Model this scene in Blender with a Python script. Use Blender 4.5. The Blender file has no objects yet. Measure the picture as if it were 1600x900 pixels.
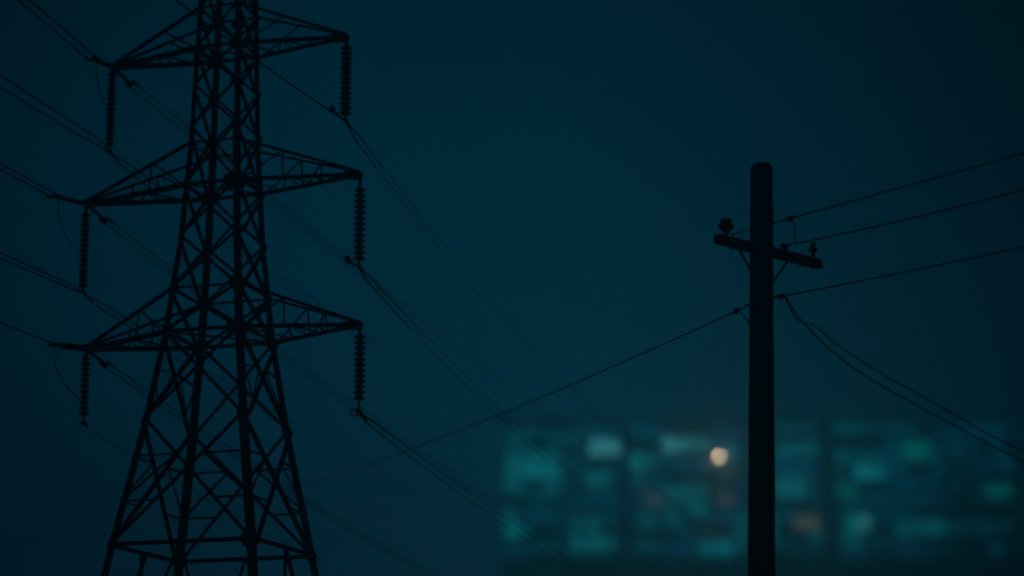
import bpy, bmesh, math, random
from mathutils import Vector, Matrix
random.seed(7)
S = bpy.context.scene
COL = S.collection
H0 = 1.6                                    # eye height above the ground
FPX, PITCH = 3858.0, 0.2245

# ------------------------------------------------------------------ camera
cam_d = bpy.data.cameras.new('camera')
cam_d.sensor_width = 36.0
cam_d.lens = 36.0 * FPX / 1600.0
cam_d.clip_start = 0.1
cam_d.clip_end = 8000
cam_d.dof.use_dof = True
cam_d.dof.focus_distance = 57.3
cam_d.dof.aperture_fstop = 0.188
cam = bpy.data.objects.new('camera', cam_d)
COL.objects.link(cam)
cam.location = (0, 0, H0)
cam.rotation_euler = (math.pi / 2 + PITCH, 0, 0)
S.camera = cam

# ------------------------------------------------------------------ sky, dusk light
GLOW = Vector((-0.035, 1.0, 0.27)).normalized()      # last light low behind the pylon
W = bpy.data.worlds.new('World')
S.world = W
W.use_nodes = True
nt = W.node_tree
nt.nodes.clear()
N = nt.nodes.new
out = N('ShaderNodeOutputWorld'); bg = N('ShaderNodeBackground'); sky = N('ShaderNodeTexSky')
sky.sky_type = 'NISHITA'; sky.sun_disc = False
sky.sun_elevation = math.radians(3.0); sky.sun_rotation = math.radians(0.0)
bw = N('ShaderNodeRGBToBW'); nt.links.new(sky.outputs[0], bw.inputs[0])
tc = N('ShaderNodeTexCoord'); dot = N('ShaderNodeVectorMath'); dot.operation = 'DOT_PRODUCT'
nrm = N('ShaderNodeVectorMath'); nrm.operation = 'NORMALIZE'
nt.links.new(tc.outputs['Generated'], nrm.inputs[0])
nt.links.new(nrm.outputs[0], dot.inputs[0]); dot.inputs[1].default_value = GLOW
def M(op, a, b=None):
    m = N('ShaderNodeMath'); m.operation = op
    for i, v in enumerate((a, b)):
        if v is None: continue
        if isinstance(v, (int, float)): m.inputs[i].default_value = v
        else: nt.links.new(v, m.inputs[i])
    return m.outputs[0]
SKY_K = 38.0
gl = M('EXPONENT', M('MULTIPLY', M('SUBTRACT', dot.outputs['Value'], 1.0), SKY_K))
ns = N('ShaderNodeTexNoise'); ns.inputs['Scale'].default_value = 5.0; ns.inputs['Detail'].default_value = 3.0
nt.links.new(nrm.outputs[0], ns.inputs['Vector'])
soft = M('ADD', M('MULTIPLY', ns.outputs[0], 0.35), 0.82)
amp = M('MULTIPLY', M('ADD', M('MULTIPLY', gl, 0.95), 0.05), soft)
amp = M('MULTIPLY', amp, M('MINIMUM', bw.outputs[0], 1.0e3))
tint = N('ShaderNodeCombineXYZ')
TINT = (0.0, 0.61, 1.13)
for i, v in enumerate(TINT): nt.links.new(M('MULTIPLY', amp, v), tint.inputs[i])
nt.links.new(tint.outputs[0], bg.inputs['Color'])
bg.inputs['Strength'].default_value = 0.0142
nt.links.new(bg.outputs[0], out.inputs[0])

sun_d = bpy.data.lights.new('sun', 'SUN')
sun_d.energy = 0.002; sun_d.angle = math.radians(10); sun_d.color = (0.6, 0.85, 1.0)
sun = bpy.data.objects.new('sun', sun_d); COL.objects.link(sun)
sun.rotation_euler = (math.radians(-87), 0, 0)
sun.location = (0, 0, 90)

S.view_settings.view_transform = 'Standard'
S.view_settings.look = 'None'
S.view_settings.exposure = 0.0
S.view_settings.gamma = 1.0
S.cycles.use_denoising = True
S.cycles.max_bounces = 4
S.cycles.volume_bounces = 2

# ------------------------------------------------------------------ materials
def mat(name, col, rough=0.7, metal=0.0, scale=6.0, var=0.35, bump=0.0):
    m = bpy.data.materials.new(name); m.use_nodes = True
    n = m.node_tree.nodes; l = m.node_tree.links
    p = n['Principled BSDF']
    t = n.new('ShaderNodeTexNoise'); t.inputs['Scale'].default_value = scale; t.inputs['Detail'].default_value = 6
    c = n.new('ShaderNodeTexCoord'); l.new(c.outputs['Object'], t.inputs['Vector'])
    r = n.new('ShaderNodeMix'); r.data_type = 'RGBA'
    r.inputs[6].default_value = (*[v * (1 - var) for v in col], 1)
    r.inputs[7].default_value = (*[min(1, v * (1 + var)) for v in col], 1)
    l.new(t.outputs[0], r.inputs[0]); l.new(r.outputs[2], p.inputs['Base Color'])
    p.inputs['Roughness'].default_value = rough; p.inputs['Metallic'].default_value = metal
    if bump:
        b = n.new('ShaderNodeBump'); b.inputs['Strength'].default_value = bump; b.inputs['Distance'].default_value = 0.02
        l.new(t.outputs[0], b.inputs['Height']); l.new(b.outputs[0], p.inputs['Normal'])
    return m
STEEL = mat('weathered_steel', (0.10, 0.105, 0.11), 0.75, 0.0, 9)
PORC = mat('brown_porcelain', (0.07, 0.045, 0.035), 0.5, 0, 4)
CABLE = mat('aluminium_cable', (0.06, 0.06, 0.065), 0.8, 0, 3)
WOOD = mat('tarred_wood', (0.06, 0.05, 0.04), 0.9, 0, 7, 0.5, 0.6)
CONC = mat('concrete', (0.28, 0.28, 0.27), 0.9, 0, 2)
GRASS = mat('rough_ground', (0.06, 0.07, 0.04), 1.0, 0, 0.3, 0.5)
FACADE = mat('facade_cladding', (0.20, 0.21, 0.22), 0.8, 0, 0.2)
GLASSD = mat('dark_glass', (0.03, 0.04, 0.05), 0.35, 0, 0.5)
def lit(name, col, var=0.35, scale=0.55):
    m = bpy.data.materials.new(name); m.use_nodes = True
    n = m.node_tree.nodes; l = m.node_tree.links
    p = n['Principled BSDF']; p.inputs['Base Color'].default_value = (0.03, 0.04, 0.05, 1)
    p.inputs['Roughness'].default_value = 0.5
    t = n.new('ShaderNodeTexNoise'); t.inputs['Scale'].default_value = scale; t.inputs['Detail'].default_value = 2
    c = n.new('ShaderNodeTexCoord'); l.new(c.outputs['Object'], t.inputs['Vector'])
    mr = n.new('ShaderNodeMapRange'); mr.inputs[3].default_value = 1 - var; mr.inputs[4].default_value = 1 + var
    mr.inputs[1].default_value = 0.3; mr.inputs[2].default_value = 0.7
    l.new(t.outputs[0], mr.inputs[0]); l.new(mr.outputs[0], p.inputs['Emission Strength'])
    p.inputs['Emission Color'].default_value = (*col, 1)
    return m

# ------------------------------------------------------------------ helpers
def obj(name, bm, m, parent=None, smooth=False):
    me = bpy.data.meshes.new(name)
    bmesh.ops.recalc_face_normals(bm, faces=bm.faces)
    bm.to_mesh(me); bm.free()
    me.materials.append(m)
    if smooth: me.shade_smooth()
    o = bpy.data.objects.new(name, me); COL.objects.link(o)
    if parent is not None: o.parent = parent
    return o
def tag(o, label=None, cat=None, group=None, kind=None):
    if label: o['label'] = label
    if cat: o['category'] = cat
    if group: o['group'] = group
    if kind: o['kind'] = kind
    return o
def empty(name, loc, label, cat, group=None):
    o = bpy.data.objects.new(name, None); COL.objects.link(o); o.location = loc
    o.empty_display_size = 0.3
    return tag(o, label, cat, group)
def origin_to(o, p):
    """move a world-space mesh's origin to p"""
    p = Vector(p); o.data.transform(Matrix.Translation(-p)); o.location = p
def prism(bm, P, Q, prof, a, b):
    """sweep a closed 2-D profile (in axes a, b) from P to Q"""
    P, Q = Vector(P), Vector(Q)
    A = [bm.verts.new(P + a * u + b * v) for u, v in prof]
    B = [bm.verts.new(Q + a * u + b * v) for u, v in prof]
    k = len(prof)
    for i in range(k): bm.faces.new((A[i], A[(i + 1) % k], B[(i + 1) % k], B[i]))
    bm.faces.new(A[::-1]); bm.faces.new(B)
def angle(bm, P, Q, w, a=None, t=None):
    w *= 0.72
    """rolled steel angle (L section) from P to Q, one flange along a"""
    P, Q = Vector(P), Vector(Q); d = (Q - P).normalized()
    if a is None: a = Vector((0, 0, 1)) if abs(d.z) < 0.9 else Vector((1, 0, 0))
    a = (a - d * a.dot(d)).normalized(); b = d.cross(a).normalized()
    t = t or max(w * 0.14, 0.012)
    prism(bm, P - a * w / 2, Q - a * w / 2, [(0, 0), (w, 0), (w, t), (t, t), (t, w), (0, w)], a, b)
def tube(bm, pts, r, seg=6, cap=True):
    pts = [Vector(p) for p in pts]; rs = r if isinstance(r, (list, tuple)) else [r] * len(pts)
    rings = []
    d0 = (pts[1] - pts[0]).normalized()
    up = Vector((0, 0, 1)) if abs(d0.z) < 0.9 else Vector((1, 0, 0))
    for i, p in enumerate(pts):
        d = (pts[min(i + 1, len(pts) - 1)] - pts[max(i - 1, 0)]).normalized()
        a = (up - d * up.dot(d)).normalized(); b = d.cross(a); up = a
        rings.append([bm.verts.new(p + (a * math.cos(k * 2 * math.pi / seg) + b * math.sin(k * 2 * math.pi / seg)) * rs[i]) for k in range(seg)])
    for A, B in zip(rings, rings[1:]):
        for k in range(seg): bm.faces.new((A[k], A[(k + 1) % seg], B[(k + 1) % seg], B[k]))
    if cap: bm.faces.new(rings[0][::-1]); bm.faces.new(rings[-1])
def lathe(bm, prof, seg=20, base=Vector((0, 0, 0)), axis=None):
    """prof: (r, h) along axis"""
    ax = (axis or Vector((0, 0, 1))).normalized()
    u = ax.orthogonal().normalized(); v = ax.cross(u)
    rings = []
    for r, h in prof:
        rings.append([bm.verts.new(base + ax * h + (u * math.cos(k * 2 * math.pi / seg) + v * math.sin(k * 2 * math.pi / seg)) * max(r, 0.002)) for k in range(seg)])
    for A, B in zip(rings, rings[1:]):
        for k in range(seg): bm.faces.new((A[k], A[(k + 1) % seg], B[(k + 1) % seg], B[k]))
    bm.faces.new(rings[0][::-1]); bm.faces.new(rings[-1])
def box(bm, lo, hi, rot=None, at=None):
    vs = [bm.verts.new((x, y, z)) for x in (lo[0], hi[0]) for y in (lo[1], hi[1]) for z in (lo[2], hi[2])]
    for f in ((0, 1, 3, 2), (4, 6, 7, 5), (0, 4, 5, 1), (2, 3, 7, 6), (0, 2, 6, 4), (1, 5, 7, 3)):
        bm.faces.new([vs[i] for i in f])
    if rot is not None: bmesh.ops.transform(bm, matrix=Matrix.Translation(at) @ rot, verts=vs)
    return vs

# ------------------------------------------------------------------ ground and air
bm = bmesh.new()
n_ = 40
grid = [[bm.verts.new((x * 15.0, y * 15.0, 0)) for y in range(-n_, n_ + 1)] for x in range(-n_, n_ + 1)]
for i in range(2 * n_):
    for j in range(2 * n_):
        bm.faces.new((grid[i][j], grid[i + 1][j], grid[i + 1][j + 1], grid[i][j + 1]))
tag(obj('ground', bm, GRASS), kind='structure')

bm = bmesh.new(); box(bm, (-610, -610, -1.0), (610, 610, 84.0))
hz = bpy.data.materials.new('evening_haze'); hz.use_nodes = True
hn = hz.node_tree.nodes; hn.clear()
ho = hn.new('ShaderNodeOutputMaterial'); hv = hn.new('ShaderNodeVolumePrincipled')
hv.inputs['Color'].default_value = (0.93, 0.98, 1.0, 1); hv.inputs['Density'].default_value = 0.0055
hv.inputs['Anisotropy'].default_value = 0.88
hz.node_tree.links.new(hv.outputs[0], ho.inputs['Volume'])
haze = tag(obj('haze', bm, hz), kind='stuff')
haze.display_type = 'WIRE'

# ------------------------------------------------------------------ transmission tower
TH = 0.3193
D2 = Vector((math.sin(TH), math.cos(TH), 0)); D1 = Vector((-math.cos(TH), math.sin(TH), 0)); UP = Vector((0, 0, 1))
TC = Vector((-6.043 * 1.2, 60.0, 0))
# level: height, body width
LV = dict(foot=(0.0, 6.45), D=(7.15 + H0, 3.76), E=(10.25 + H0, 2.70), A=(12.45 + H0, 2.09), A2=(13.55 + H0, 1.886), F=(14.91 + H0, 1.62),
          B=(16.25 + H0, 1.49), B2=(17.34 + H0, 1.36), Hh=(17.75 + H0, 1.33), G=(18.87 + H0, 1.265), Cc=(19.86 + H0, 1.22), I=(20.36 + H0, 1.19),
          C2=(20.92 + H0, 1.16), K=(22.0 + H0, 1.08), K2=(23.3 + H0, 1.0), top=(26.2 + H0, 0.16))
CORN = dict(L=(1, -1), LM=(1, 1), R=(-1, 1), RM=(-1, -1))
def node(lv, c):
    z, w = LV[lv]; a, b = CORN[c]
    return TC + (D1 * a + D2 * b) * (w / 2) + UP * z
FACES = [('L', 'RM', -D2), ('LM', 'R', D2), ('L', 'LM', D1), ('RM', 'R', -D1)]
tower = empty('lattice_tower', TC, 'tall dark steel lattice pylon with three pairs of crossarms, filling the left side', 'pylon')
def tpart(name, bm, m=STEEL, label=None):
    o = obj(name, bm, m); o.data.transform(Matrix.Translation(-TC)); o.parent = tower
    if label: o['label'] = label
    return o
order = list(LV)
for c, (a, b) in CORN.items():
    bm = bmesh.new()
    for lo, hi in zip(order, order[1:]):
        if hi == 'top': w = 0.13
        else: w = 0.182 if LV[lo][0] < 11 else (0.160 if LV[lo][0] < 15 else (0.145 if LV[lo][0] < 19 else 0.125))
        P, Q = node(lo, c), node(hi, c); t = w * 0.16
        e1, e2 = D1 * -a, D2 * -b          # flanges run along the two faces, inwards
        prism(bm, P, Q, [(0, 0), (w, 0), (w, t), (t, t), (t, w), (0, w)], e1, e2)
    tpart('leg', bm)
def hexplate(bm, p, n, r, t=0.02):
    n = n.normalized(); u = UP - n * n.dot(UP); u.normalize(); v = n.cross(u)
    prof = [(r * math.cos(k * math.pi / 3 + 0.2) * (1.0 if k % 2 else 0.82), r * math.sin(k * math.pi / 3 + 0.2)) for k in range(6)]
    prism(bm, p - n * t / 2, p + n * t / 2, prof, u, v)
XP = [('D', 'E', 0.125), ('E', 'A', 0.12), ('A', 'A2', 0.11), ('A2', 'F', 0.11), ('F', 'B', 0.10), ('B', 'Hh', 0.10), ('Hh', 'G', 0.095),
      ('G', 'Cc', 0.095), ('Cc', 'C2', 0.09), ('C2', 'K', 0.09), ('K', 'K2', 0.08), ('K2', 'top', 0.06)]
def lerp(P, Q, t): return P + (Q - P) * t
for fa, fb, nrm_ in FACES:
    bm = bmesh.new()
    off = nrm_ * 0.035
    for lo, hi, w in XP:
        a0, b0, a1, b1 = node(lo, fa), node(lo, fb), node(hi, fa), node(hi, fb)
        ax = (b0 - a0).normalized()
        ins = 0.06
        angle(bm, a0 + ax * ins + off, b1 - ax * ins + off, w, UP)
        angle(bm, b0 - ax * ins - off * 0.6, a1 + ax * ins - off * 0.6, w, UP)
    # K bracing under the waist ring
    a0, b0, a1, b1 = node('foot', fa), node('foot', fb), node('D', fa), node('D', fb)
    mid = (a1 + b1) / 2
    angle(bm, a0, mid - off, 0.11, UP); angle(bm, b0, mid + off, 0.11, UP)
    for t in (0.35, 0.7):
        for u, v in ((a0, a1), (b0, b1)):
            angle(bm, lerp(u, v, t), lerp(u, mid, t), 0.07)
            if t < 0.6: angle(bm, lerp(u, v, t), lerp(u, mid, t + 0.3), 0.07)
    tpart('diagonal_bracing', bm)
    # secondary struts in the wide panels
    def redundants(lo, hi, t1, t3, w):
        a0, b0, a1, b1 = node(lo, fa), node(lo, fb), node(hi, fa), node(hi, fb)   # lo = bottom
        w0, w1 = (b0 - a0).length, (b1 - a1).length
        tx = w1 / (w0 + w1)                          # crossing, measured down from the top
        X = lerp(a1, b0, tx)
        for (u1, u0, v0) in ((a1, a0, b0), (b1, b0, a0)):
            m1 = lerp(u1, X, t1 / tx) if t1 < tx else X
            m3 = lerp(X, u0, (t3 - tx) / (1 - tx))
            p1, p3 = lerp(u1, u0, t1), lerp(u1, u0, t3)
            bm = bmesh.new(); angle(bm, p1, m1, w); angle(bm, p3, m3, w); angle(bm, m1, p3, w); tpart('secondary_strut', bm)
    redundants('D', 'E', 0.30, 0.66, 0.07)
    if fa != 'L' or fb != 'RM':
        if not (fa == 'LM'):
            a0, b0, a1, b1 = node('E', fa), node('E', fb), node('A', fa), node('A', fb)
            for (u1, u0, v0) in ((a1, a0, b0), (b1, b0, a0)):
                p = lerp(u1, u0, 0.45); q = lerp(v0, u1, 0.62); r_ = lerp(u0, lerp(a1, b0, 0.5), 0.42)
                bm = bmesh.new(); angle(bm, p, q, 0.06); angle(bm, p, r_, 0.055); angle(bm, q, r_, 0.055); tpart('secondary_strut', bm)
for lv, w in (('D', 0.15), ('A', 0.14), ('A2', 0.08), ('B', 0.13), ('B2', 0.085), ('Cc', 0.125), ('C2', 0.10), ('K2', 0.08)):
    bm = bmesh.new()
    for fa, fb, nrm_ in FACES: angle(bm, node(lv, fa) + nrm_ * 0.02, node(lv, fb) + nrm_ * 0.02, w, UP)
    if lv in ('A', 'B', 'Cc'):
        angle(bm, node(lv, 'L'), node(lv, 'R'), 0.075, UP); angle(bm, node(lv, 'LM') + UP * 0.05, node(lv, 'RM') + UP * 0.05, 0.075, UP)
    tpart('ring_frame', bm)
for c, lv, r in (('RM', 'A', 0.30), ('RM', 'B', 0.30), ('RM', 'Cc', 0.2), ('RM', 'A2', 0.20), ('LM', 'A2', 0.22), ('LM', 'B', 0.24), ('R', 'A', 0.2), ('R', 'B', 0.18),
                 ('L', 'A', 0.2), ('L', 'A2', 0.2), ('L', 'B', 0.17), ('R', 'A2', 0.13), ('RM', 'G', 0.17), ('RM', 'Hh', 0.14), ('LM', 'Cc', 0.17), ('RM', 'I', 0.17),
                 ('L', 'E', 0.15), ('LM', 'E', 0.15), ('R', 'E', 0.16), ('RM', 'E', 0.16), ('RM', 'D', 0.24), ('R', 'D', 0.2), ('L', 'D', 0.2), ('LM', 'D', 0.2), ('LM', 'B2', 0.13), ('L', 'B2', 0.14), ('LM', 'C2', 0.17)):
    bm = bmesh.new(); a, b = CORN[c]; p = node(lv, c)
    r *= 0.82; q_ = r * 0.72
    hexplate(bm, p - D1 * a * q_ + D2 * b * 0.012, D2, r); hexplate(bm, p - D2 * b * q_ + D1 * a * 0.012, D1, r * 0.9)
    tpart('gusset_plate', bm)
TIPS = {}
for lv, l, r in (('A', 3.69, 3.74), ('B', 3.86, 3.69), ('Cc', 3.25, 3.27)):
    up = {'A': 'A2', 'B': 'B2', 'Cc': 'C2'}[lv]
    for side, ln, (near, far) in (('L', l, ('L', 'LM')), ('R', r, ('RM', 'R'))):
        s = 1 if side == 'L' else -1
        tip = TC + D1 * s * ln + UP * (LV[lv][0] + (-0.06 if side == 'L' else 0.06))
        TIPS[lv + side] = tip
        bm = bmesh.new()
        lo = [node(lv, near), node(lv, far)]; hi = [node(up, near), node(up, far)]
        ins = -D1 * s * 0.10
        for k, (p, q) in enumerate(zip(lo, hi)):
            e = D2 * (-0.05 if k == 0 else 0.05)
            angle(bm, p, tip + ins + e, 0.155, UP); angle(bm, q, tip + ins + e + UP * 0.10, 0.105 if k == 0 else 0.085, UP)
            # web: posts and diagonals of this side of the arm
            for j, (t, post, diag) in enumerate(((0.36, True, True), (0.56, k == 1, k == 1 and side == 'R')) if lv != 'Cc' else ((0.42, False, True), (0.2, False, False))):
                tt = t + (0.07 * k if side == 'L' else 0.05 * k)
                u, v = lerp(q, tip + UP * 0.1, tt), lerp(p, tip, tt)
                if post: angle(bm, u, v, 0.065, D2)
                if diag: angle(bm, u, lerp(p, tip, 0.02 if j == 0 else tt - 0.16), 0.065, D2)
        # floor of the arm: zigzag between the two bottom chords
        zz = [0.0, 0.22, 0.40, 0.56, 0.70]
        for j in range(len(zz) - 1):
            angle(bm, lerp(lo[j % 2], tip, zz[j]), lerp(lo[(j + 1) % 2], tip, zz[j + 1]), 0.055, UP)
        for t in (0.40, 0.62, 0.76):
            angle(bm, lerp(lo[0], tip, t), lerp(lo[1], tip, t), 0.05, UP)
        arm = tpart('crossarm', bm)
        bm = bmesh.new()
        # plates bolted round the tip, hanger lug below
        rad = 0.12 if side == 'R' else 0.105
        for e in (-0.09, 0.09):
            prof = [(-0.42, -0.05), (-0.2, -0.11), (0.0, -0.10), (0.05, 0.0), (0.02, 0.11), (-0.22, 0.13), (-0.45, 0.08)]
            prism(bm, tip + D2 * (e - 0.012), tip + D2 * (e + 0.012), [(x * rad / 0.13 if x > 0 else x, y * rad / 0.13) for x, y in prof], D1 * s, UP)
        tube(bm, [tip - D2 * 0.16 - D1 * s * 0.06, tip + D2 * 0.16 - D1 * s * 0.06], 0.062 if side == 'R' else 0.05, 10)
        tp = obj('tip_plate', bm, STEEL); tp.data.transform(Matrix.Translation(-TC)); tp.parent = arm
for c in CORN:
    bm = bmesh.new(); p = node('foot', c); box(bm, (p.x - 0.45, p.y - 0.45, -0.2), (p.x + 0.45, p.y + 0.45, 0.25))
    tpart('footing', bm, CONC)

# ------------------------------------------------------------------ hanging insulator strings
BOT = {'CcL': 2.28, 'BL': 2.33, 'AL': 1.90, 'CcR': 2.17, 'BR': 2.33, 'AR': 2.14}
def disc_mesh(r):
    bm = bmesh.new()
    lathe(bm, [(0.03, 0.072), (r * 0.42, 0.068), (r * 0.48, 0.045), (r * 0.80, 0.020), (r * 0.98, -0.006), (r, -0.018), (r * 0.94, -0.026), (r * 0.66, -0.040), (r * 0.46, -0.062), (0.03, -0.070)], 20)
    me = bpy.data.meshes.new('insulator_disc'); bmesh.ops.recalc_face_normals(bm, faces=bm.faces); bm.to_mesh(me); bm.free(); me.materials.append(PORC); me.shade_smooth()
    return me
DISC = {'R': disc_mesh(0.151), 'L': disc_mesh(0.125)}
NAMES = {'CcL': 'upper left', 'BL': 'middle left', 'AL': 'lower left', 'CcR': 'upper right', 'BR': 'middle right', 'AR': 'lower right'}
STR = {'CcL': (15, 0.20, 2.06, 'long slim disc insulator hanging from the top left crossarm tip'),
       'BL': (15, 0.30, 2.14, 'disc insulator hanging below the middle left crossarm, wires splitting off at its foot'),
       'AL': (11, 0.24, 1.66, 'shortest disc insulator, hanging from the bottom left crossarm tip'),
       'CcR': (14, 0.28, 1.98, 'thick disc insulator hanging from the top right crossarm tip'),
       'BR': (13, 0.38, 2.12, 'thick disc insulator hanging from the middle right crossarm tip, angled arm at its foot'),
       'AR': (12, 0.30, 1.80, 'thick disc insulator hanging from the bottom right crossarm tip above a ring clamp')}
FOOT = {}
for k, (n, z0, z1, label) in STR.items():
    tip = TIPS[k] - UP * 0.0
    s = 'L' if k.endswith('L') else 'R'
    root = empty('insulator_string', tip, label, 'insulator', 'insulator strings hanging from the crossarm tips')
    ln = BOT[k]; FOOT[k] = tip - UP * ln
    bm = bmesh.new(); tube(bm, [(0, 0, -0.05), (0, 0, -z0 + 0.02)], [0.05, 0.035], 8); lathe(bm, [(0.03, -0.02), (0.06, 0), (0.03, 0.03)], 8, Vector((0, 0, -z0 + 0.06)))
    obj('hanger', bm, STEEL, root)
    bm = bmesh.new(); tube(bm, [(0, 0, -z0), (0, 0, -z1)], 0.045, 8); obj('core_rod', bm, STEEL, root)
    for i in range(n):
        o = bpy.data.objects.new('insulator_disc', DISC[s]); COL.objects.link(o); o.parent = root
        o.location = (0, 0, -(z0 + (z1 - z0) * i / (n - 1)))
        o.rotation_euler = (random.uniform(-.03, .03), random.uniform(-.03, .03), 0)
    bm = bmesh.new()
    tube(bm, [(0, 0, -z1), (0, 0, -ln + 0.05)], 0.03, 8)
    tube(bm, [-D2 * 0.16 + UP * (-ln - 0.03), UP * (-ln + 0.03), D2 * 0.2 + UP * (-ln - 0.05)], [0.03, 0.055, 0.03], 8)
    obj('suspension_clamp', bm, STEEL, root)
    if k in ('CcR', 'BR'):
        bm = bmesh.new()
        e = Vector((-0.35, -0.1, -ln + 0.28)) if k == 'CcR' else Vector((-0.30, -0.1, -ln + 0.16))
        tube(bm, [(-0.02, 0, -ln), e * 0.5 + Vector((0, 0, -ln * 0.5)) - Vector((0, 0, .03)), e], [0.028, 0.032, 0.03], 8)
        tube(bm, [e + Vector((0.08, 0.02, -0.09)), e + Vector((0.03, 0.0, -0.03)), e + Vector((0.0, 0, 0.04)), e + Vector((-0.015, 0, 0.065))], [0.05, 0.08, 0.075, 0.035], 10)
        obj('counterweight', bm, STEEL, root, True)
    if k == 'AR':
        bm = bmesh.new()
        pts = [Vector((-0.10, 0, -ln - 0.02)) + Vector((math.cos(a) * 0.085, 0, math.sin(a) * 0.085)) for a in [i * math.pi / 8 for i in range(17)]]
        tube(bm, pts, 0.022, 6); obj('grading_ring', bm, STEEL, root)
        bm = bmesh.new(); tube(bm, [(0, 0, -ln), tuple(D2 * 0.5 + UP * (-ln - 0.12))], [0.07, 0.03], 8); obj('armour_rod', bm, STEEL, root)

# ------------------------------------------------------------------ conductors
def para(P, d, a, b, s0, s1, n, side=0.0, grow=0.9):
    """points of a sagging wire leaving P in the horizontal direction d"""
    perp = Vector((d.y, -d.x, 0)); pts = []
    for i in range(n + 1):
        t = (i / n) ** 1.6; s = s0 + (s1 - s0) * t
        k = 1 if grow == 0 else min(1.0, max(0.0, (s - s0) / grow)); k = k * k * (3 - 2 * k)
        pts.append(P + d * s + UP * (a * s + b * s * s) + perp * side * k)
    return pts
WG = 'high voltage conductors of the pylon'
def cable(pts, r, label, at=None, name='conductor_cable', cat='cable', group=WG):
    bm = bmesh.new(); tube(bm, pts, r, 6)
    o = obj(name, bm, CABLE); origin_to(o, at if at is not None else pts[0])
    return tag(o, label, cat, group)
WR = 0.020
WF = 0.0105
TAPER = [0.0205] * 4 + [0.017] * 2 + [WF] * 55      # armour rods wrapped on the wire near its clamp
NR = -D2
def through(k, an, bn, af, bf, sn, sf, label, sd_n=0.0, sd_f=0.0, near=True, dz=0.0):
    P = FOOT[k] + UP * (-0.02 + dz)
    far = para(P, D2, af, bf, 0, sf, 60, sd_f)
    pts = far
    if near: pts = para(P, NR, an, bn, 0, sn, 40, -sd_n)[::-1] + far[1:]
    return cable(pts, [WR] * (len(pts) - 61) + TAPER if near else TAPER, label, P)
FAR, NEAR = 170.0, 75.0
# twin wires clamped under the hanging strings
through('CcL', 0.010, 0.0012, -0.0950, 0.0011, NEAR, FAR, 'inner wire of the pair held at the foot of the top left hanging insulator', 0.0, 0.13)
through('CcL', 0.030, 0.0012, -0.1000, 0.0011, NEAR, FAR, 'outer wire of the pair held at the foot of the top left hanging insulator', 0.26, -0.13)
through('BL', -0.012, 0.0010, -0.100, 0.0010, NEAR, FAR, 'inner wire of the pair held at the foot of the middle left hanging insulator', 0.0, 0.12)
through('BL', -0.002, 0.0010, -0.106, 0.0010, NEAR, FAR, 'outer wire of the pair held at the foot of the middle left hanging insulator', 0.2, -0.12)
# right side strings
through('CcR', -0.030, 0.0025, -0.232, 0.0030, NEAR, 105, 'single wire rising from the top right hanging insulator past the pylon', 0.0, 0.06)
cable(para(FOOT['CcR'] - UP * 0.05, D2, -0.239, 0.0030, 0, 105, 60, -0.08), TAPER, 'second wire of the steep falling pair below the top right hanging insulator')
through('BR', 0, 0, -0.188, 0.0024, NEAR, FAR, 'wire clamped at the foot of the middle right hanging insulator, falling to lower right', 0.0, 0.05, near=False)
cable(para(FOOT['BR'] - UP * 0.05, D2, -0.195, 0.0024, 0, FAR, 60, -0.09), TAPER, 'thin companion wire leaving the middle right hanging insulator toward lower right')
through('AR', 0, 0, -0.125, 0.0016, NEAR, FAR, 'upper wire of the pair clamped at the bottom right hanging insulator', 0.10, 0.07, near=False)
through('AR', 0, 0, -0.131, 0.0016, NEAR, FAR, 'lower wire of the pair clamped at the bottom right hanging insulator', -0.10, -0.09, near=False, dz=-0.04)
# single wire under the lowest left string
P = FOOT['AL'] + Vector((0.1, 0, -0.12))
bm_pts = [FOOT['AL'], FOOT['AL'] + Vector((0.03, 0, -0.07))] + para(P, D2, -0.135, 0.0014, 0, FAR, 60, 0)
cable(bm_pts, WF, 'lone wire dropping from the bottom left hanging insulator behind the pylon legs')
# strain insulators at the left arm tips, and the wires they hold
def strain(tip, d, s_end, slope, r, label, n, with_discs=True):
    root = empty('strain_insulator', tip, label, 'insulator', 'strain insulators pulling on the left crossarm tips')
    e = d * s_end + UP * slope * s_end; ax = e.normalized()
    bm = bmesh.new(); tube(bm, [ax * 0.02, ax * (s_end * 0.97)], [0.04, 0.035], 8); obj('core_rod', bm, STEEL, root)
    bm = bmesh.new()
    m = max(3, n)
    for i in range(m):
        s = s_end * (0.16 + 0.68 * i / (m - 1))
        lathe(bm, [(0.03, -0.04), (r, -0.006), (r, 0.006), (0.035, 0.03)], 14, ax * s, ax)
    obj('insulator_sheds', bm, PORC, root, True)
    bm = bmesh.new()
    side = Vector((d.y, -d.x, 0))
    tube(bm, [e - side * 0.13, e + side * 0.13], 0.035, 8); tube(bm, [e - ax * 0.14, e + ax * 0.12], [0.04, 0.05], 8)
    tube(bm, [e - side * 0.12, e - side * 0.12 + ax * 0.3], [0.045, 0.03], 8); tube(bm, [e + side * 0.12, e + side * 0.12 + ax * 0.3], [0.045, 0.03], 8)
    obj('yoke_plate', bm, STEEL, root)
    return tip + e
ENDS = {}
for k, se, sl, r, lab in (('CcL', 1.0, -0.11, 0.062, 'dark strain insulator reaching up left from the top left crossarm tip'),
                          ('BL', 1.55, -0.135, 0.062, 'clamped strain insulator reaching up left from the middle left crossarm tip'),
                          ('AL', 1.42, -0.128, 0.085, 'thickest strain insulator reaching left from the bottom left crossarm tip')):
    ENDS[k] = strain(TIPS[k], NR, se, sl, r, lab, 12)
FE = {}
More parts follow.
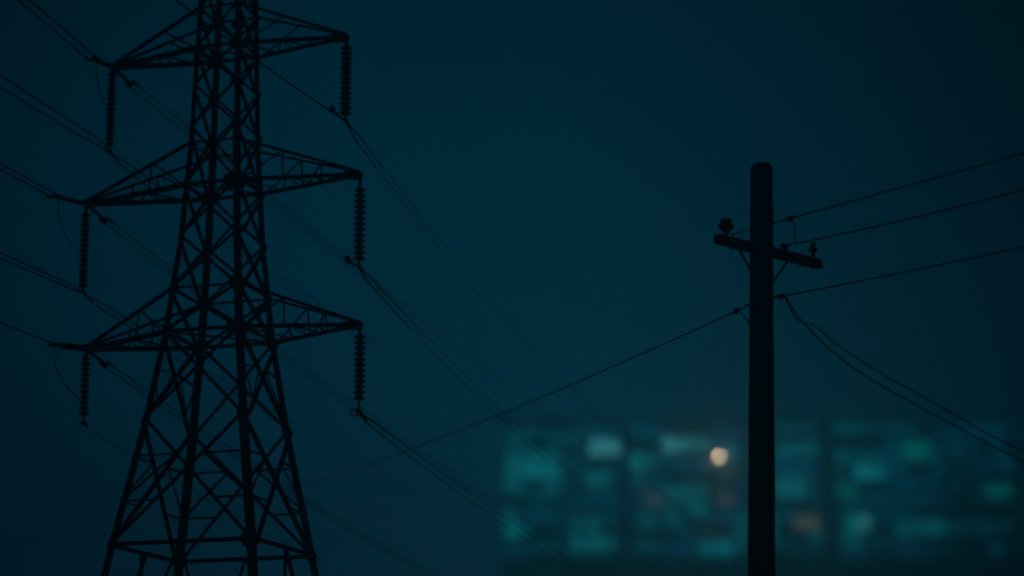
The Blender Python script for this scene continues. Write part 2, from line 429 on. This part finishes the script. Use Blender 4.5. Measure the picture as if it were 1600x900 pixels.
for k, sl, lab in (('CcL', -0.10, 'small strain fitting pulling down right under the top left crossarm tip'),
                   ('BL', -0.14, 'small strain fitting pulling down right under the middle left crossarm tip'),
                   ('AL', -0.165, 'small strain fitting pulling down right under the bottom left crossarm tip')):
    FE[k] = strain(TIPS[k] - UP * 0.02, D2, 1.0, sl, 0.05, lab, 6)
def pair(P, d, a, b, s1, la, lb, sd=0.12, da=0.0, single=False):
    side = Vector((d.y, -d.x, 0))
    rr = [0.0165] * 17 + [0.0145] * 4 + [0.012] * 40 if d.y > 0 else WR
    cable(para(P - side * (sd if not single else 0), d, a, b, 0, s1, 60, 0), rr, la)
    if not single: cable(para(P + side * sd, d, a + da, b, 0, s1, 60, 0), rr, lb)
pair(ENDS['CcL'], NR, 0.10, 0.0010, NEAR, 'upper wire of the pair from the top left arm tip to the corner', 'lower wire of the pair from the top left arm tip to the corner', 0.14)
pair(ENDS['BL'], NR, 0.015, 0.0010, NEAR, 'upper wire of the pair leaving the frame left from the middle left arm tip', 'lower wire of the pair leaving the frame left from the middle left arm tip', 0.12)
pair(ENDS['AL'], NR, -0.010, 0.0012, NEAR, 'lone wire leaving the frame left from the bottom left arm tip', None, single=True)
pair(FE['CcL'], D2, -0.098, 0.0006, FAR, 'upper of two wires running behind the pylon from the top left arm tip', 'lower of two wires running behind the pylon from the top left arm tip', 0.13)
pair(FE['BL'], D2, -0.128, 0.0008, FAR, 'upper of two wires running behind the pylon from the middle left arm tip', 'lower of two wires running behind the pylon from the middle left arm tip', 0.12)
pair(FE['AL'], D2, -0.150, 0.0012, FAR, 'upper of two wires running behind the pylon from the bottom left arm tip', 'lower of two wires running behind the pylon from the bottom left arm tip', 0.12)
# slack jumper loops from the strain insulators to the hanging strings
def spline(ps, n=10):
    ps = [Vector(p) for p in ps]; q = [ps[0] * 2 - ps[1]] + ps + [ps[-1] * 2 - ps[-2]]; out_ = []
    for i in range(1, len(q) - 2):
        for j in range(n):
            t = j / n
            out_.append(0.5 * ((2 * q[i]) + (q[i + 1] - q[i - 1]) * t + (2 * q[i - 1] - 5 * q[i] + 4 * q[i + 1] - q[i + 2]) * t * t + (3 * q[i] - q[i - 1] - 3 * q[i + 1] + q[i + 2]) * t ** 3))
    return out_ + [ps[-1]]
JG = 'jumper loops at the left crossarm tips'
z = H0
for k, pts, lab in (('CcL', [(-10.58, 60.25, 19.2 + z), (-10.43, 60.6, 18.68 + z), (-10.25, 61.0, 18.24 + z)], 'slack loop curving down from the top left strain insulator'),
                    ('BL', [(-11.36, 60.0, 15.47 + z), (-11.15, 60.5, 15.01 + z), (-10.88, 61.15, 14.85 + z)], 'slack loop curving down from the middle left strain insulator'),
                    ('AL', [(-11.3, 60.0, 11.77 + z), (-11.11, 60.5, 11.33 + z), (-10.76, 61.1, 10.95 + z)], 'slack loop curving down from the bottom left strain insulator')):
    st = ENDS[k] + D2 * 0.12 - UP * 0.03
    cable(spline([st] + pts), 0.013, lab, group=JG, name='jumper_loop', cat='cable')

# ------------------------------------------------------------------ wooden utility pole
def PL(x, y, zz): return Vector((x, y, zz + H0))
PB = Vector((5.19, 53.0, 0)); PT = PL(5.559, 53.0, 14.93)
pole = empty('utility_pole', PB, 'thick round wooden pole with one tilted crossarm and pin insulators, standing at right', 'utility pole')
def ppart(name, bm, m, smooth=False):
    o = obj(name, bm, m, None, smooth); o.data.transform(Matrix.Translation(-PB)); o.parent = pole
    return o
bm = bmesh.new()
ax = (PT - PB); L = ax.length; ax.normalize()
rings = []
seg = 32; NR_ = 90
for i in range(NR_ + 1):
    t = i / NR_; h = t * L
    r = 0.335 + (0.247 - 0.335) * t
    if i == NR_: r *= 0.74
    elif i == NR_ - 1: h = L - 0.035; r *= 0.90
    elif i == NR_ - 2: h = L - 0.10
    c = PB + ax * h
    rings.append([bm.verts.new(c + Vector((math.cos(a), math.sin(a), 0)) * (r + 0.005 * math.sin(a * 5 + 0.4 * math.sin(h * 0.9)) + random.uniform(-.0025, .0025))) for a in [k * 2 * math.pi / seg for k in range(seg)]])
for A, B in zip(rings, rings[1:]):
    for k in range(seg): bm.faces.new((A[k], A[(k + 1) % seg], B[(k + 1) % seg], B[k]))
bm.faces.new(rings[-1])
ppart('shaft', bm, WOOD, True)
AL_, AR_ = PL(4.366, 51.9, 12.93), PL(6.87, 54.29, 12.93)
adir = (AR_ - AL_).normalized(); an = Vector((adir.y, -adir.x, 0))       # an: towards the camera
# the arm is bolted to the near side of the shaft
sh = an * 0.10
AL_ += sh; AR_ += sh
bm = bmesh.new()
hw, hh = 0.095, 0.105
prof = [(-hw, -hh + 0.02), (-hw + 0.02, -hh), (hw - 0.02, -hh), (hw, -hh + 0.02), (hw, hh - 0.02), (hw - 0.02, hh), (-hw + 0.02, hh), (-hw, hh - 0.02)]
prism(bm, AL_, AR_, prof, an, UP)
ppart('crossarm', bm, WOOD)
def arm_at(t, dz=0.0, dn=0.0): return AL_ + (AR_ - AL_) * t + UP * dz + an * dn
for t in (0.13, 0.47, 0.80, 0.92):
    bm = bmesh.new(); tube(bm, [arm_at(t, -0.17), arm_at(t, -0.10)], [0.022, 0.035], 8)
    ppart('bolt', bm, STEEL)
shp = lambda zz: PB + ax * ((zz + H0) / ax.z)
for a_, b_ in ((arm_at(0.215, -0.09, -0.05), shp(12.45) + Vector((-0.24, -0.02, 0))), (arm_at(0.70, -0.09, -0.05), shp(12.22) + Vector((0.24, 0.05, 0)))):
    bm = bmesh.new(); angle(bm, a_, b_, 0.085, UP); ppart('brace', bm, STEEL)
def pin(t, sc, kind, label):
    p = arm_at(t, hh)
    bm = bmesh.new()
    if kind == 'big':
        pr = [(0.03, -0.02), (0.05, 0.0), (0.055, 0.04), (0.075, 0.10), (0.115, 0.14), (0.175, 0.20), (0.185, 0.235), (0.165, 0.26), (0.105, 0.27), (0.10, 0.29), (0.125, 0.31), (0.13, 0.37), (0.11, 0.385), (0.02, 0.39)]
    elif kind == 'slim':
        pr = [(0.02, -0.02), (0.03, 0.0), (0.035, 0.06), (0.055, 0.13), (0.115, 0.18), (0.12, 0.205), (0.07, 0.225), (0.052, 0.24), (0.06, 0.26), (0.066, 0.35), (0.05, 0.365), (0.01, 0.37)]
    else:
        pr = [(0.06, -0.02), (0.07, 0.0), (0.075, 0.08), (0.09, 0.10), (0.12, 0.12), (0.125, 0.15), (0.09, 0.175), (0.02, 0.18)]
    lathe(bm, [(r * sc, h * sc) for r, h in pr], 20, p)
    ppart('pin_insulator', bm, PORC, True)
    if label: pole.children[-1]['label'] = label
    return p
pin(0.088, 1.0, 'big', 'squat two-skirted insulator on the left end')
PM = pin(0.655, 0.95, 'low', 'low knob insulator right of the shaft')
pin(0.94, 1.0, 'slim', 'slim insulator on the right end')
# eye bolts that hold the lower cables
bm = bmesh.new(); tube(bm, [shp(11.89) + Vector((0.2, 0, 0)), shp(11.89) + Vector((0.36, -0.04, 0.0))], 0.03, 8); ppart('eye_bolt', bm, STEEL)
bm = bmesh.new(); tube(bm, [shp(11.73) + Vector((-0.2, 0, 0)), shp(11.73) + Vector((-0.33, 0, -0.01))], 0.03, 8); ppart('eye_bolt', bm, STEEL)
# a chip of bark standing off the right edge
bm = bmesh.new(); box(bm, (-0.03, -0.05, -0.16), (0.03, 0.05, 0.16), Matrix.Rotation(0.08, 4, 'Y'), shp(13.75) + Vector((0.235, 0, 0))); ppart('wood_splinter', bm, WOOD)

def dirn(az): a = math.radians(az); return Vector((math.cos(a), math.sin(a), 0))
PG = 'service wires of the wooden pole'
def wire(P, az, a, b, s1, r, label, knobs=()):
    pts = [P + dirn(az) * (s1 * (i / 60) ** 1.4) + UP * (a * s1 * (i / 60) ** 1.4 + b * (s1 * (i / 60) ** 1.4) ** 2) for i in range(61)]
    o = cable(pts, r, label, P, 'service_wire', 'wire', PG)
    for s in knobs:
        c = dirn(az) * s + UP * (a * s + b * s * s); bm = bmesh.new(); d = (dirn(az) + UP * a).normalized()
        lathe(bm, [(0.02, -0.16), (0.035, -0.11), (0.058, -0.05), (0.050, 0.0), (0.062, 0.03), (0.035, 0.06), (0.02, 0.13)], 12, c, d)
        box(bm, (-0.045, -0.02, -0.085), (0.02, 0.02, 0.06), Matrix.Identity(4), c)
        obj('wire_clamp', bm, STEEL, o)
    return o
wire(PL(4.78, 52.3, 13.13), -30, 0.1345, 0.0001, 34, 0.019, 'topmost service wire climbing right from the left end of the pole crossarm', (1.42, 0.42 + 0.5))
wire(PL(6.11, 53.5, 13.19), -36, 0.0306, 0.0060, 34, 0.019, 'second service wire from the top, leaving the low knob insulator to the right')
wire(PL(5.80, 53.0, 11.89), -36, 0.0370, 0.0022, 34, 0.019, 'third service wire from the top, leaving the shaft right below the crossarm', (0.16,))
wire(PL(5.23, 53.0, 11.73), 114, -0.0330, 0.0010, 95, [0.0175] * 16 + [0.015] * 6 + [0.0105] * 39, 'long service wire sagging away to the left toward the pylon', (0.62,))
W1 = PL(4.78, 52.3, 13.13) + dirn(-30) * 1.42 + UP * 0.193
W2 = PL(6.11, 53.5, 13.19) + dirn(-36) * 0.25 + UP * 0.005
cable(spline([W1, W1 + Vector((0.10, 0.15, -0.12)), PL(6.18, 52.6, 13.15) + Vector((0.03, 0.1, 0.02)), PL(6.32, 53.33, 13.19)]), 0.014, 'short jumper bent between the two upper service wires right of the pole', None, 'jumper_wire', 'wire', 'short jumper wires beside the pole')
K3 = PL(5.80, 53.0, 11.89) + dirn(-36) * 0.16
cable(spline([PL(5.01, 53.4, 11.68), PL(5.08, 53.3, 11.58), PL(5.16, 53.1, 11.42), PL(5.20, 52.95, 11.25)]), 0.014, 'short wire tail curling into the left side of the pole', None, 'jumper_wire', 'wire', 'short jumper wires beside the pole')
# two service drops falling to the right
def drop(samples, label):
    cable(spline(samples, 8), 0.017, label, None, 'service_drop', 'wire', 'service drops falling right from the pole')
TAILS = [(13.2, 50.2, 8.26), (16.5, 48.95, 7.0), (21.0, 47.2, 5.9)]
drop([(6.017, 52.921, 13.483), (6.068, 52.902, 13.363), (6.224, 52.846, 13.092), (6.405, 52.78, 12.835), (6.678, 52.682, 12.486), (7.015, 52.56, 12.149), (7.44, 52.406, 11.751), (8.106, 52.163, 11.257), (8.752, 51.924, 10.824), (9.427, 51.671, 10.38), (10.031, 51.442, 9.986), (10.714, 51.18, 9.564), (11.675, 50.806, 9.024)] + TAILS, 'left and lower of the two service drops falling to the right edge')
drop([(5.99, 52.93, 13.499), (6.092, 52.893, 13.246), (6.182, 52.86, 13.052), (6.26, 52.832, 12.931), (6.433, 52.771, 12.861), (6.632, 52.701, 12.761), (7.021, 52.56, 12.376), (7.448, 52.406, 12.019), (8.115, 52.163, 11.522), (8.762, 51.924, 11.087), (9.436, 51.671, 10.614), (10.04, 51.442, 10.191), (10.724, 51.18, 9.781), (11.685, 50.806, 9.224)] + [(x + 0.1, y, zz + 0.16) for x, y, zz in TAILS], 'right and upper of the two service drops, kinked under its clamp')

# ------------------------------------------------------------------ office building far behind
BY = 400.0
def bx_(x): return (x - 800) * 0.10445
def bz_(y): return BY * math.tan(PITCH - math.atan((y - 450) / FPX)) + H0
X0, X1 = bx_(783), bx_(1592)
ZT = bz_(655); ZB = bz_(870)
bld = empty('office_building', ((X0 + X1) / 2, BY + 12, 0), 'wide flat-roofed office block with blurred teal lit windows, far behind the wooden pole', 'building')
BO = Vector(bld.location)
def bpart(name, bm, m, parent=None, label=None):
    o = obj(name, bm, m); o.data.transform(Matrix.Translation(-BO)); o.parent = parent or bld
    if label: o['label'] = label
    return o
bm = bmesh.new(); box(bm, (X0, BY + 0.6, 0), (X1, BY + 24, ZT - 0.6)); bpart('wall', bm, FACADE)
bm = bmesh.new(); box(bm, (X0 - 0.4, BY - 0.1, ZT - 0.6), (X1 + 0.4, BY + 24.4, ZT + 0.3))
roof = bpart('roof', bm, FACADE)
ROWS = [660 + 26.6 * i for i in range(8)]
FL = [bz_(y) for y in ROWS] + [ZB]
flh = (FL[0] - FL[-1]) / 8
bm = bmesh.new(); zz = FL[0]
while zz > 2:
    box(bm, (X0, BY + 0.05, zz - 0.12), (X1, BY + 0.6, zz + 0.12)); zz -= flh
bpart('floor_band', bm, FACADE)
for px, w in ((785, 3), (978, 9), (1168, 6), (1294, 12), (1590, 3)):
    bm = bmesh.new(); xx = bx_(px); box(bm, (xx - w * 0.0522, BY - 0.05, 0), (xx + w * 0.0522, BY + 0.7, ZT - 0.6))
    bpart('pier', bm, FACADE)
TE = (0.02, 1.0, 1.18); GR = (0.0, 1.0, 0.86); CY = (0.17, 1.0, 1.12); WA = (0.62, 0.74, 0.50); BR = (0.36, 0.62, 0.78); DIM = (0.0, 0.80, 1.10)
def E(I): return 0.05 + 0.98 * I ** 1.25
LIT = [(785,828,670,692,TE,.27),(857,884,672,693,DIM,.22),(886,913,672,693,DIM,.24),
 (923,946,686,711,CY,1.15),(947,969,686,711,CY,.95),(790,816,704,724,TE,.42),(818,846,704,724,TE,.48),(848,875,704,724,TE,.48),
 (790,816,726,747,TE,.52),(818,846,726,747,TE,.66),(848,876,726,747,TE,.62),(786,822,750,770,TE,.32),(850,875,752,773,TE,.38),
 (916,933,736,760,TE,.5),(935,952,736,760,TE,.42),(786,808,795,813,TE,.42),(789,813,815,840,TE,.62),(815,830,820,836,TE,.34),
 (884,916,806,830,TE,.26),(919,940,810,831,TE,.48),(889,914,838,865,TE,.42),(916,940,838,865,TE,.50),(942,960,838,862,TE,.40),(832,878,842,864,DIM,.14),
 (878,908,776,796,DIM,.10),(986,1006,708,732,TE,.62),(1008,1030,708,728,TE,.42),(987,1014,736,762,TE,.26),(1037,1060,683,706,CY,.85),(1062,1086,683,706,CY,.62),(1088,1112,683,704,CY,.50),
 (1134,1150,692,720,TE,.55),(1120,1147,734,760,BR,.16),(1122,1146,770,792,(.58,.66,.72),.27),(1111,1121,772,790,BR,.2),(1008,1032,768,792,(.5,.78,.95),.33),
 (1037,1058,757,785,TE,.38),(1060,1082,757,785,TE,.44),(1084,1104,757,782,TE,.40),(1076,1104,786,807,TE,.52),(1033,1060,795,822,TE,.34),(998,1022,802,826,TE,.28),
 (1086,1142,818,836,BR,.07),(1090,1116,844,868,TE,.44),(1118,1142,844,868,TE,.58),(986,1034,842,864,DIM,.20),(1154,1164,798,824,TE,.5),(1154,1164,828,858,TE,.55),
 (1175,1210,798,856,TE,.34),(1212,1244,660,678,DIM,.24),(1246,1278,660,678,DIM,.20),(1212,1244,691,712,TE,.40),(1246,1279,691,712,TE,.36),(1212,1238,742,778,TE,.5),(1240,1262,742,778,TE,.42),
 (1240,1258,805,828,WA,.44),(1260,1278,805,828,WA,.40),(1264,1284,830,846,TE,.40),(1214,1250,838,860,DIM,.12),
 (1304,1328,658,677,TE,.30),(1330,1354,658,677,TE,.28),(1356,1383,658,677,DIM,.18),(1385,1421,658,677,DIM,.26),(1307,1342,703,723,TE,.28),(1344,1382,703,723,TE,.22),
 (1336,1360,726,748,TE,.72),(1362,1384,726,748,TE,.60),(1415,1436,688,718,GR,.56),(1438,1457,688,718,GR,.50),(1307,1340,756,777,GR,.36),(1309,1352,784,800,DIM,.18),
 (1319,1338,806,830,GR,.85),(1340,1359,806,830,CY,.72),(1314,1342,832,848,TE,.34),(1540,1560,755,778,GR,.42),(1562,1582,755,778,GR,.38),(1397,1430,817,842,TE,.32),(1430,1452,811,835,TE,.42),(1454,1473,811,835,TE,.46),
 (1476,1510,813,832,DIM,.17),(1512,1550,813,832,DIM,.18),(1552,1578,813,832,DIM,.10),(1354,1392,838,858,DIM,.10),(1488,1530,712,734,DIM,.03),(1304,1330,728,748,DIM,.12)]
mats = {}
def litmat(c, I):
    e = E(I); k = tuple(round(v * e, 4) for v in c)
    if k not in mats: mats[k] = lit('lit_glass', k)
    return mats[k]
occupied = []
for (a, b, c, d, col, I) in LIT:
    a += 0.5; b -= 0.5
    xa, xb, za, zb = bx_(a), bx_(b), bz_(d), bz_(c)
    bm = bmesh.new(); box(bm, (xa, BY + 0.02, za), (xb, BY + 0.62, zb))
    w_ = bpart('window', bm, litmat(col, I))
    occupied.append((a, b, c, d))
# rest of the glass: panes given a glow that stands in for haze, dark storeys below
bm = bmesh.new()
def free(a, b, c, d): return all(b <= p or a >= q or d <= r or c >= s for p, q, r, s in occupied)
for r_ in range(8):
    y0, y1 = ROWS[r_] + 2, ROWS[r_] + 24
    x = 787.0
    while x < 1588:
        if free(x, x + 9, y0, y1) and not any(abs(x + 4.5 - p) < w + 3 for p, w in ((978, 8), (1168, 5), (1294, 11))):
            if x < 1430 or random.random() < 0.45:  # glow thinned out on the right to darken that end
                box(bm, (bx_(x), BY + 0.3, bz_(y1)), (bx_(x + 9), BY + 0.61, bz_(y0)))
        x += 10.5
o = bpart('haze_glow_window', bm, lit('haze_glow_glass', (0.0, 0.125, 0.245), 0.55, 0.12)); o['kind'] = 'stuff'  # added glow lifts the gaps between lit windows to the haze tone
bm = bmesh.new(); zz = ZB - 0.3
while zz > 4:
    x = X0 + 0.8
    while x < X1 - 2: box(bm, (x, BY + 0.35, zz - flh + 0.7), (x + 1.9, BY + 0.62, zz - 0.3)); x += 2.3
    zz -= flh
o = bpart('unlit_window', bm, GLASSD); o['kind'] = 'stuff'
# round warm lamp on the front, with its bracket
lc = Vector((bx_(1123.5), BY - 0.75, bz_(714.5)))
bm = bmesh.new(); tube(bm, [lc + Vector((0, 0.8, -0.35)), lc + Vector((0, 0.1, -0.42)), lc + Vector((0, 0, -0.34))], 0.05, 8)
lb = bpart('lamp_bracket', bm, STEEL)
bm = bmesh.new(); bmesh.ops.create_uvsphere(bm, u_segments=24, v_segments=14, radius=0.32, matrix=Matrix.Translation(lc))
bpart('wall_lamp', bm, lit('warm_lamp', (54.0, 44.0, 25.0), 0.0), lb, 'round glowing warm white lamp')
# roof plant
bm = bmesh.new(); box(bm, (bx_(1040), BY + 9, ZT + 0.3), (bx_(1130), BY + 16, ZT + 2.0)); bpart('plant_room', bm, FACADE, roof)
